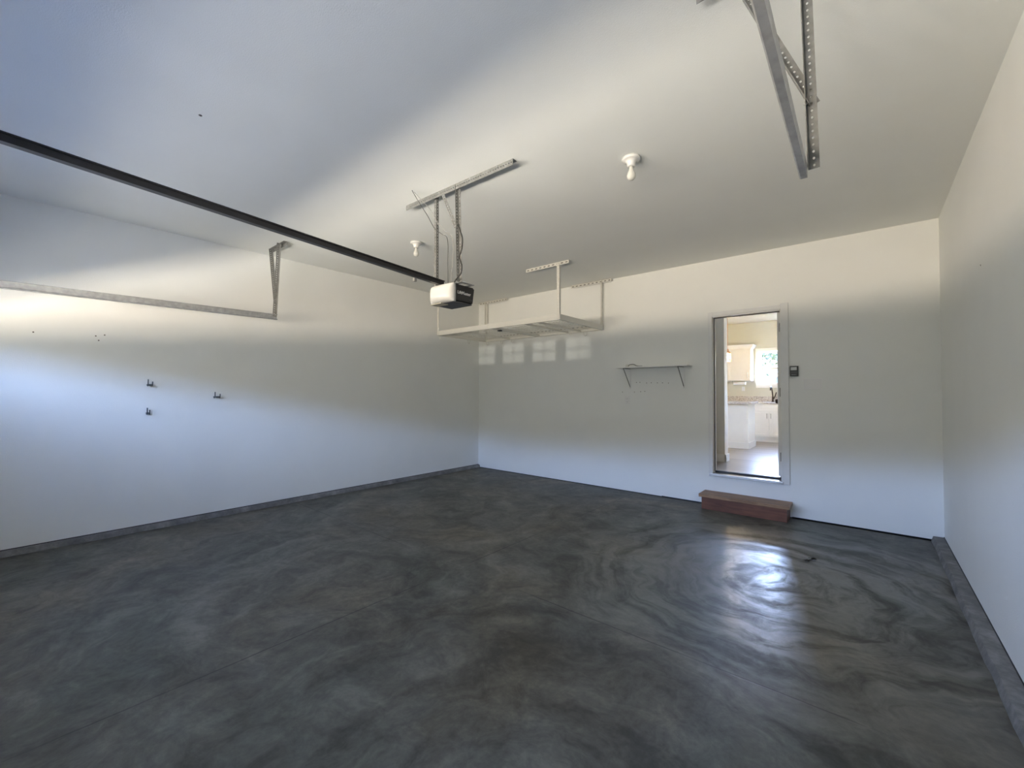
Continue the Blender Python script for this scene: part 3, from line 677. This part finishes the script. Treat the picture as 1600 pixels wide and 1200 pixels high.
# ------------------------------------------------------------------ opener
op = empty('garage_door_opener', (2.92, -3.26, 2.1), 'black and white overhead door opener at the end of its black rail', 'door opener')
bm = BM()
hx0, hx1, hy0, hy1, hz0, hz1 = 2.785, 3.052, -3.375, -3.135, 2.115, 2.258
vs = box(bm, hx0, hx1, hy0, hy1, hz0, hz1)
for v in vs:
    if v.co.z < hz0 + 0.01: v.co.x = 2.918 + (v.co.x - 2.918) * 0.97; 
    if v.co.z < hz0 + 0.01 and v.co.y > -3.2: v.co.y -= 0.018
bmesh.ops.bevel(bm, geom=bm.edges[:], offset=0.012, segments=3, affect='EDGES')
hs = obj('housing', bm, M['black'], op)
bm = BM(); box(bm, hx0 + 0.01, hx1 - 0.008, hy0 + 0.0, hy1 - 0.03, hz0 - 0.006, hz0 + 0.004, 0.003); obj('bottom_cover', bm, M['dgrey'], op)
# curved lens on the door side
bm = BM(); NX, NZ_ = 20, 14; grid = []
def lens_pt(u, v):
    # u across -1..1, v vertical -1..1, superellipse bulge
    d = max(0.0, 1 - abs(u) ** 2.6) ** 0.55 * max(0.0, 1 - abs(v) ** 3.5) ** 0.5
    x = 2.9185 + u * 0.137; z = 2.187 + v * 0.074
    return Vector((x, hy0 - 0.001 - 0.062 * d, z))
for i in range(NX + 1):
    grid.append([bm.verts.new(lens_pt(math.sin(PI / 2 * (2 * i / NX - 1)), math.sin(PI / 2 * (2 * j / NZ_ - 1)))) for j in range(NZ_ + 1)])
for i in range(NX):
    for j in range(NZ_): bm.faces.new((grid[i][j], grid[i + 1][j], grid[i + 1][j + 1], grid[i][j + 1]))
bk = [bm.verts.new((2.9185 + a * 0.137, hy0 + 0.02, 2.187 + c * 0.074)) for a, c in ((-1, -1), (1, -1), (1, 1), (-1, 1))]
bm.faces.new(bk)
bot = [grid[i][0] for i in range(NX + 1)]; top = [grid[i][NZ_] for i in range(NX + 1)]
bm.faces.new(bot + [bk[1], bk[0]]); bm.faces.new(top[::-1] + [bk[3], bk[2]])
bm.faces.new(grid[0] + [bk[3], bk[0]]); bm.faces.new(grid[NX][::-1] + [bk[1], bk[2]])
ln = obj('light_lens', bm, M['lens'], op, smooth=True)
bm = BM(); box(bm, 2.80, 2.93, hy0 - 0.030, hy0 + 0.05, 2.104, 2.1115, 0.002); obj('lens_vent', bm, M['cream'], op, label='cream lens underside')
bm = BM(); box(bm, hx1 - 0.006, hx1 + 0.003, -3.372, -3.354, 2.215, 2.238, 0.002); obj('latch', bm, M['black'], ln)
# rail
bm = BM()
ra, rb = Vector((2.915, -3.362, 2.2745)), Vector((2.915, YF + 0.04, 2.443))
d = (rb - ra).normalized(); nn = Vector((1, 0, 0)).cross(d).normalized()
def barbox(bm, a, b_, hw, hh):
    d = (b_ - a).normalized(); sdv = Vector((1, 0, 0)); upv = sdv.cross(d)
    v = [bm.verts.new(p + sdv * (sx_ * hw) + upv * (sz_ * hh)) for p in (a, b_) for sx_, sz_ in ((-1, -1), (1, -1), (1, 1), (-1, 1))]
    for q in ((0, 1, 2, 3), (7, 6, 5, 4), (0, 4, 5, 1), (1, 5, 6, 2), (2, 6, 7, 3), (3, 7, 4, 0)): bm.faces.new([v[i] for i in q])
barbox(bm, ra, rb, 0.0045, 0.020); barbox(bm, ra + Vector((0, 0, 0.018)), rb + Vector((0, 0, 0.018)), 0.016, 0.003); barbox(bm, ra - Vector((0, 0, 0.018)), rb - Vector((0, 0, 0.018)), 0.018, 0.003)
obj('rail', bm, M['blacksteel'], op)
bm = BM(); box(bm, 2.905, 2.925, -3.66, -3.635, 2.235, 2.262, 0.002); obj('limit_stop', bm, M['galvd'], op)
bm = BM(); box(bm, 2.88, 2.95, YF + 0.002, YF + 0.05, 2.40, 2.48, 0.003); obj('header_bracket', bm, M['galv'], op)
# lettering on the +x face
def text_mesh(name, s, size, mtl, parent, mtx, ext=0.0008):
    cu = bpy.data.curves.new(name, 'FONT'); cu.body = s; cu.size = size; cu.extrude = ext; cu.align_x = 'CENTER'; cu.align_y = 'CENTER'; cu.offset = 0.0002
    o = bpy.data.objects.new(name + '_tmp', cu); COL.objects.link(o)
    dg = bpy.context.evaluated_depsgraph_get(); me = bpy.data.meshes.new_from_object(o.evaluated_get(dg))
    bpy.data.objects.remove(o)
    me.transform(mtx); me.materials.clear(); me.materials.append(mtl)
    ob = bpy.data.objects.new(name, me); COL.objects.link(ob); ob.parent = parent
    q = parent; off = Vector((0, 0, 0))
    while q is not None: off += Vector(q.location); q = q.parent
    me.transform(Matrix.Translation(-off)); return ob
# text x -> +Y, text y -> +Z, normal -> +X
R3 = Matrix(((0, 0, 1, 0), (1, 0, 0, 0), (0, 1, 0, 0), (0, 0, 0, 1)))
text_mesh('lettering', 'LiftMaster', 0.036, M['silver'], hs, Matrix.Translation((hx1 + 0.0008, -3.262, 2.192)) @ R3)
bm = BM()
for k in range(5): box(bm, hx1 + 0.0003, hx1 + 0.0016, -3.205 + k * 0.009, -3.199 + k * 0.009, 2.142, 2.149)
obj('model_marking', bm, M['dgrey'], hs)

hg = empty('opener_hanger', (3.03, -3.36, H), 'perforated galvanised angle frame that hangs the door opener from the ceiling', 'hanger')
bm = BM(); angle(bm, (2.43, -3.385, H - 0.0015), (3.645, -3.355, H - 0.0015), (0, 1, 0), (0, 0, -1), 0.045); obj('ceiling_angle', bm, M['galvd'], hg)
bm = BM(); angle(bm, (2.80, -3.345, 2.262), (2.795, -3.345, H - 0.004), (-1, 0, 0), (0, 1, 0), 0.026); obj('drop_strap', bm, M['galvd'], hg)
bm = BM(); angle(bm, (3.085, -3.345, 2.262), (3.06, -3.345, H - 0.004), (1, 0, 0), (0, -1, 0), 0.030); obj('drop_strap', bm, M['galvd'], hg)
bm = BM(); perf(bm, (3.068, -3.372, 2.70), (2.905 - 3.068, 0, H - 0.03 - 2.70), (1, 0, 0), 0.36, 0.030); obj('brace', bm, M['galvd'], hg)
bm = BM(); perf(bm, (2.79, -3.322, 2.2635), (1, 0, 0), (0, 1, 0), 0.31, 0.034); perf(bm, (2.79, -3.21, 2.2635), (1, 0, 0), (0, 1, 0), 0.31, 0.034)
perf(bm, (3.085, -3.345, 2.2655), (0, 1, 0), (1, 0, 0), 0.15, 0.03); obj('mounting_strap', bm, M['galv'], hg)
for (x, y, z) in ((2.86, -3.37, H - 0.012), (3.22, -3.365, H - 0.012), (3.5, -3.36, H - 0.012)):
    bm = BM(); lathe(bm, [(0.008, -0.006), (0.008, 0.0), (0.004, 0.010)], (x, y, z), 8); obj('lag_bolt', bm, M['galv'], hg)

def wire(name, pts, r, mtl, label, cat):
    bm = BM(); tube(bm, smooth_pts(pts), r, 8); return obj(name, bm, mtl, None, smooth=True, label=label, category=cat)
wire('power_cord', [(3.125, -3.392, 2.70), (3.140, -3.392, 2.65), (3.170, -3.395, 2.58), (3.165, -3.395, 2.50), (3.138, -3.395, 2.44), (3.165, -3.395, 2.37), (3.155, -3.395, 2.31), (3.10, -3.392, 2.275), (3.04, -3.358, 2.266)], 0.0048, M['cord'], 'black power cord looping down beside the opener hanger', 'cord')
wire('bell_wire', [(2.70, -3.50, H - 0.004), (2.73, -3.47, 3.00), (2.80, -3.41, 2.90), (2.86, -3.40, 2.80), (2.95, -3.395, 2.70), (3.045, -3.392, 2.62), (3.062, -3.392, 2.50), (3.015, -3.374, 2.264)], 0.0024, M['wirew'], 'white low-voltage wire running from the ceiling to the opener', 'wire')
wire('bell_wire', [(2.71, -3.53, H - 0.004), (2.75, -3.49, 2.95), (2.80, -3.44, 2.84), (2.87, -3.42, 2.72), (2.95, -3.412, 2.66), (3.015, -3.41, 2.60), (3.02, -3.41, 2.40), (2.985, -3.376, 2.266)], 0.0026, M['wireg'], 'dark low-voltage wire hanging in a slack bow from the ceiling to the opener', 'wire')

# ------------------------------------------------------------------ bare bulbs on ceiling
lt = empty('ceiling_light_socket', (4.29, -2.82, H), 'white porcelain bulb socket on the ceiling nearest the right door track', 'light fixture', 'bare bulb ceiling sockets')
def lz(prof, mtl, name, sm=True):
    bm = BM(); lathe(bm, prof, (4.29, -2.82, H), 32); return obj(name, bm, mtl, lt, smooth=sm)
lz([(0.062, -0.0005), (0.064, -0.012), (0.058, -0.018), (0.050, -0.019), (0.040, -0.024), (0.032, -0.034), (0.028, -0.052), (0.027, -0.062), (0.02, -0.062)], M['porc'], 'socket_base')
lz([(0.013, -0.060), (0.014, -0.075), (0.018, -0.090), (0.028, -0.112), (0.031, -0.128), (0.028, -0.143), (0.018, -0.154), (0.004, -0.158)], M['bulb'], 'bulb')
dup(lt, (1.747, -2.76, H), 'white porcelain bulb socket on the ceiling left of the opener, farther away')

# ------------------------------------------------------------------ overhead rack
rk = empty('overhead_storage_rack', (1.4, -0.6, 2.31), 'white overhead storage rack hanging from the ceiling in the back left corner', 'storage rack')
RX0, RX1, RY0, RY1, RZ0, RZ1 = 0.205, 2.592, -1.175, -0.035, 2.312, 2.385
for y, s in ((RY0, 1), (RY1, -1)):
    bm = BM(); box(bm, RX0, RX1, y - 0.001 if s > 0 else y - 0.001, y + 0.001, RZ0, RZ1 if s > 0 else RZ1 - 0.01)
    box(bm, RX0, RX1, min(y, y + s * 0.03), max(y, y + s * 0.03), RZ0, RZ0 + 0.002)
    if s > 0:
        pass
    obj('long_beam', bm, M['rack'], rk)
bm = BM(); perf(bm, (RX0 + 0.35, RY1 - 0.002, RZ1 + 0.004), (1, 0, 0), (0, 0, 1), RX1 - RX0 - 0.37, 0.030, 0.002, 0.075, 0.045, 0.014); obj('slotted_edge', bm, M['rack'], rk)
bm = BM(); box(bm, RX0 + 0.36, RX1 - 0.03, RY1 + 0.002, RY1 + 0.006, RZ1 - 0.008, RZ1 + 0.016); obj('edge_shade_backing', bm, M['galvd'], rk)  # dull strip added behind the edge slots to darken them like shade
for x, s in ((RX0, 1), (RX1, -1)):
    bm = BM(); box(bm, x - 0.001, x + 0.001, RY0, RY1, RZ0, RZ1); box(bm, min(x, x + s * .03), max(x, x + s * .03), RY0 + .03, RY1 - .03, RZ0, RZ0 + 0.002); obj('end_beam', bm, M['rack'], rk)
for x in (0.78, 1.36, 1.42, 1.98, 2.2):
    wdt = 0.040 if x in (1.36,) else 0.018
    bm = BM(); box(bm, x, x + wdt, RY0 + 0.003, RY1 - 0.003, RZ0 + 0.004, RZ0 + 0.030, 0.003); obj('cross_bar', bm, M['rack'], rk)
bm = BM()
k = RX0 + 0.05
while k < RX1 - 0.01:
    tube(bm, [(k, RY0 + 0.003, RZ0 + 0.040), (k, RY1 - 0.003, RZ0 + 0.040)], 0.0022, 5); k += 0.055
for k in range(9):
    y = RY0 + 0.04 + k * 0.132; tube(bm, [(RX0 + 0.003, y, RZ0 + 0.035), (RX1 - 0.003, y, RZ0 + 0.035)], 0.0030, 5)
obj('wire_deck', bm, M['rack'], rk, kind='stuff')
bm = BM(); box(bm, 1.355, 1.405, -0.98, -0.93, RZ0 - 0.012, RZ0 + 0.014, 0.003); obj('clamp_knob', bm, M['black'], rk, label='black clamp')
for (x, y, s) in ((RX0 + 0.004, RY0 - 0.0035, 1), (RX1 - 0.046, RY0 - 0.0035, -1), (RX0 + 0.004, RY1 + 0.004, 1), (RX1 - 0.046, RY1 + 0.004, -1)):
    sy_ = 1 if y < -0.5 else -1
    bm = BM()
    perf(bm, (x + 0.021, y, RZ0), (0, 0, 1), (1, 0, 0), H - RZ0 - 0.003, 0.036, 0.002, 0.036, 0.012, 0.008)
    xs = x + 0.039 if s < 0 else x + 0.003
    perf(bm, (xs, y + sy_ * 0.018, RZ0), (0, 0, 1), (0, 1, 0), H - RZ0 - 0.003, 0.036, 0.002, 0.036, 0.012, 0.008)
    obj('post', bm, M['rack'], rk)
for (xa, xb, y) in ((2.045, 2.722, -1.17), (0.06, 0.72, -1.17), (2.05, 2.735, -0.045), (0.06, 0.735, -0.045)):
    bm = BM(); perf(bm, (xa, y + (0.018 if y < -.5 else -0.018), H - 0.0013), (1, 0, 0), (0, 1, 0), xb - xa, 0.036, 0.002, 0.052, 0.032, 0.010)
    perf(bm, (xa, y, H - 0.021), (1, 0, 0), (0, 0, 1), xb - xa, 0.040, 0.002, 0.068, 0.040, 0.015)
    cpl = obj('ceiling_plate', bm, M['rack'], rk)
    sg = 1
    bm = BM(); box(bm, xa + 0.01, xb - 0.01, min(y + 0.003 * sg, y + 0.008 * sg), max(y + 0.003 * sg, y + 0.008 * sg), H - 0.034, H - 0.004); obj('slot_shade_backing', bm, M['hole'], cpl)  # dark strip added behind the plate slots, standing in for their shade
# hooks on the rack
hk = empty('storage_hook', (0.25, -1.165, RZ0), 'small white wire hook at the front left corner of the overhead rack', 'hook', 'wire hooks under the overhead rack')
bm = BM(); tube(bm, smooth_pts([(0.25, -1.165, RZ0 + 0.001), (0.252, -1.165, RZ0 - 0.03), (0.265, -1.165, RZ0 - 0.058), (0.29, -1.165, RZ0 - 0.062), (0.305, -1.165, RZ0 - 0.035), (0.307, -1.165, RZ0 - 0.012)]), 0.0035, 6)
obj('hook_wire', bm, M['rack'], hk, smooth=True)
for (x, y, lab) in ((0.19, -0.47, 'small white wire hook under the middle of the rack\'s left end'), (0.245, -0.06, 'small white wire hook at the back left corner of the overhead rack'),
                    (0.60, -0.06, 'small white wire hook on the back beam, second from the left corner'), (0.85, -0.06, 'small white wire hook on the back beam, third from the left corner'),
                    (2.17, -0.30, 'small white wire hook below the rack near its right third'), (2.28, -0.06, 'small white wire hook at the back right of the overhead rack')):
    dup(hk, (x, y, RZ0), lab)

# ------------------------------------------------------------------ wall shelf
sf = empty('wall_shelf', (3.36, 0, 1.73), 'narrow white wall shelf on two slanted grey brackets left of the entry door', 'shelf')
bm = BM(); box(bm, 2.865, 3.84, -0.205, -0.001, 1.730, 1.746, 0.002); obj('board', bm, M['plate'], sf)
for x in (2.985, 3.722):
    bm = BM(); tube(bm, [(x, -0.195, 1.728), (x + 0.012, -0.006, 1.475)], 0.0055, 8); box(bm, x - 0.006, x + 0.018, -0.20, -0.004, 1.724, 1.730)
    bk_ = obj('bracket', bm, M['galvd'], sf)
    bm = BM(); box(bm, x + 0.003, x + 0.021, -0.0055, -0.0005, 1.452, 1.723); obj('wall_flange', bm, M['plate'], bk_)
    bm = BM(); lathe(bm, [(0.010, -0.010), (0.010, 0.0)], (x + 0.012, -0.001, 1.460), 10, 'y'); obj('screw', bm, M['porc'], bk_)
it = empty('metal_bracket', (3.10, -0.14, 1.746), 'small bent grey metal piece lying on the wall shelf', 'hardware')
bm = BM(); tube(bm, smooth_pts([(3.03, -0.15, 1.753), (3.06, -0.15, 1.775), (3.11, -0.14, 1.778), (3.14, -0.13, 1.762), (3.17, -0.12, 1.753), (3.22, -0.11, 1.752)]), 0.006, 8); obj('bent_arm', bm, M['galvd'], it, smooth=True)
bm = BM(); lathe(bm, [(0.004, 0.0), (0.016, 0.004), (0.020, 0.018), (0.013, 0.032), (0.003, 0.036)], (3.025, -0.165, 1.7465), 16); obj('round_knob', bm, M['porc'], None, smooth=True, label='small white round knob lying on the left of the wall shelf', category='knob')

# ------------------------------------------------------------------ wall hooks on the left wall
def uhook(name, y, z, w, label):
    h = empty(name, (0, y, z), label, 'hook', 'steel utility hooks on the left wall')
    for k, yy in enumerate((y - w / 2, y + w / 2)):
        bm = BM(); d = 0.045 if k == 0 else 0.035
        tube(bm, smooth_pts([(0.004, yy, z - 0.022), (d * 0.7, yy, z - 0.030), (d, yy, z - 0.018), (d + 0.004, yy, z + (0.036 if k == 0 else 0.014))], 4), 0.0052, 8)
        obj('prong', bm, M['hook'], h, smooth=True)
    bm = BM(); box(bm, 0.0003, 0.004, y - w / 2 - 0.004, y + w / 2 + 0.004, z - 0.030, z - 0.012, 0.001); obj('mounting_plate', bm, M['hook'], h)
uhook('utility_hook', -4.725, 1.475, 0.036, 'dark steel double hook on the left wall, upper of the two hooks in line')
uhook('utility_hook', -4.735, 1.190, 0.020, 'dark steel double hook on the left wall, lowest of the three')
uhook('utility_hook', -4.150, 1.350, 0.050, 'wide dark steel double hook on the left wall, farthest toward the back corner')

# ------------------------------------------------------------------ controls on the back wall
cp = empty('door_control_panel', (4.933, 0, 1.63), 'small black wall control panel with a grey screen right of the entry door', 'control panel')
bm = BM(); box(bm, 4.893, 4.972, -0.022, -0.0005, 1.577, 1.692, 0.004); obj('body', bm, M['black'], cp)
bm = BM(); box(bm, 4.902, 4.958, -0.0245, -0.020, 1.645, 1.680, 0.001); obj('screen', bm, M['screen'], cp)
bm = BM(); box(bm, 4.904, 4.960, -0.024, -0.020, 1.607, 1.637, 0.002); obj('button', bm, M['dgrey'], cp)
bm = BM()
for k in range(4): box(bm, 4.910 + k * 0.012, 4.917 + k * 0.012, -0.0226, -0.0215, 1.592, 1.597)
obj('marking', bm, M['screen'], cp)
sw = empty('light_switch', (5.097, 0, 1.49), 'white triple toggle light switch on the back wall right of the entry door', 'light switch')
bm = BM(); box(bm, 5.018, 5.176, -0.007, -0.0005, 1.432, 1.548, 0.003); obj('switch_plate', bm, M['plate'], sw)
for k in range(3):
    x = 5.051 + 0.046 * k; bm = BM(); box(bm, x - 0.005, x + 0.005, -0.022, -0.006, 1.485, 1.503, 0.002); box(bm, x - 0.007, x + 0.007, -0.009, -0.006, 1.476, 1.504); obj('toggle', bm, M['plate'], sw)
ou = empty('electrical_outlet', (2.955, 0, 1.285), 'white electrical outlet on the back wall below the wall shelf', 'outlet')
bm = BM(); box(bm, 2.918, 2.99, -0.006, -0.0005, 1.228, 1.342, 0.003); obj('cover_plate', bm, M['plate'], ou)
for z in (1.262, 1.308):
    bm = BM(); box(bm, 2.939, 2.969, -0.0085, -0.0055, z - 0.016, z + 0.016, 0.002); s_ = obj('socket', bm, M['plate'], ou)
    bm = BM(); box(bm, 2.946, 2.948, -0.009, -0.0083, z - 0.006, z + 0.006); box(bm, 2.960, 2.962, -0.009, -0.0083, z - 0.006, z + 0.006); obj('slot', bm, M['hole'], s_)
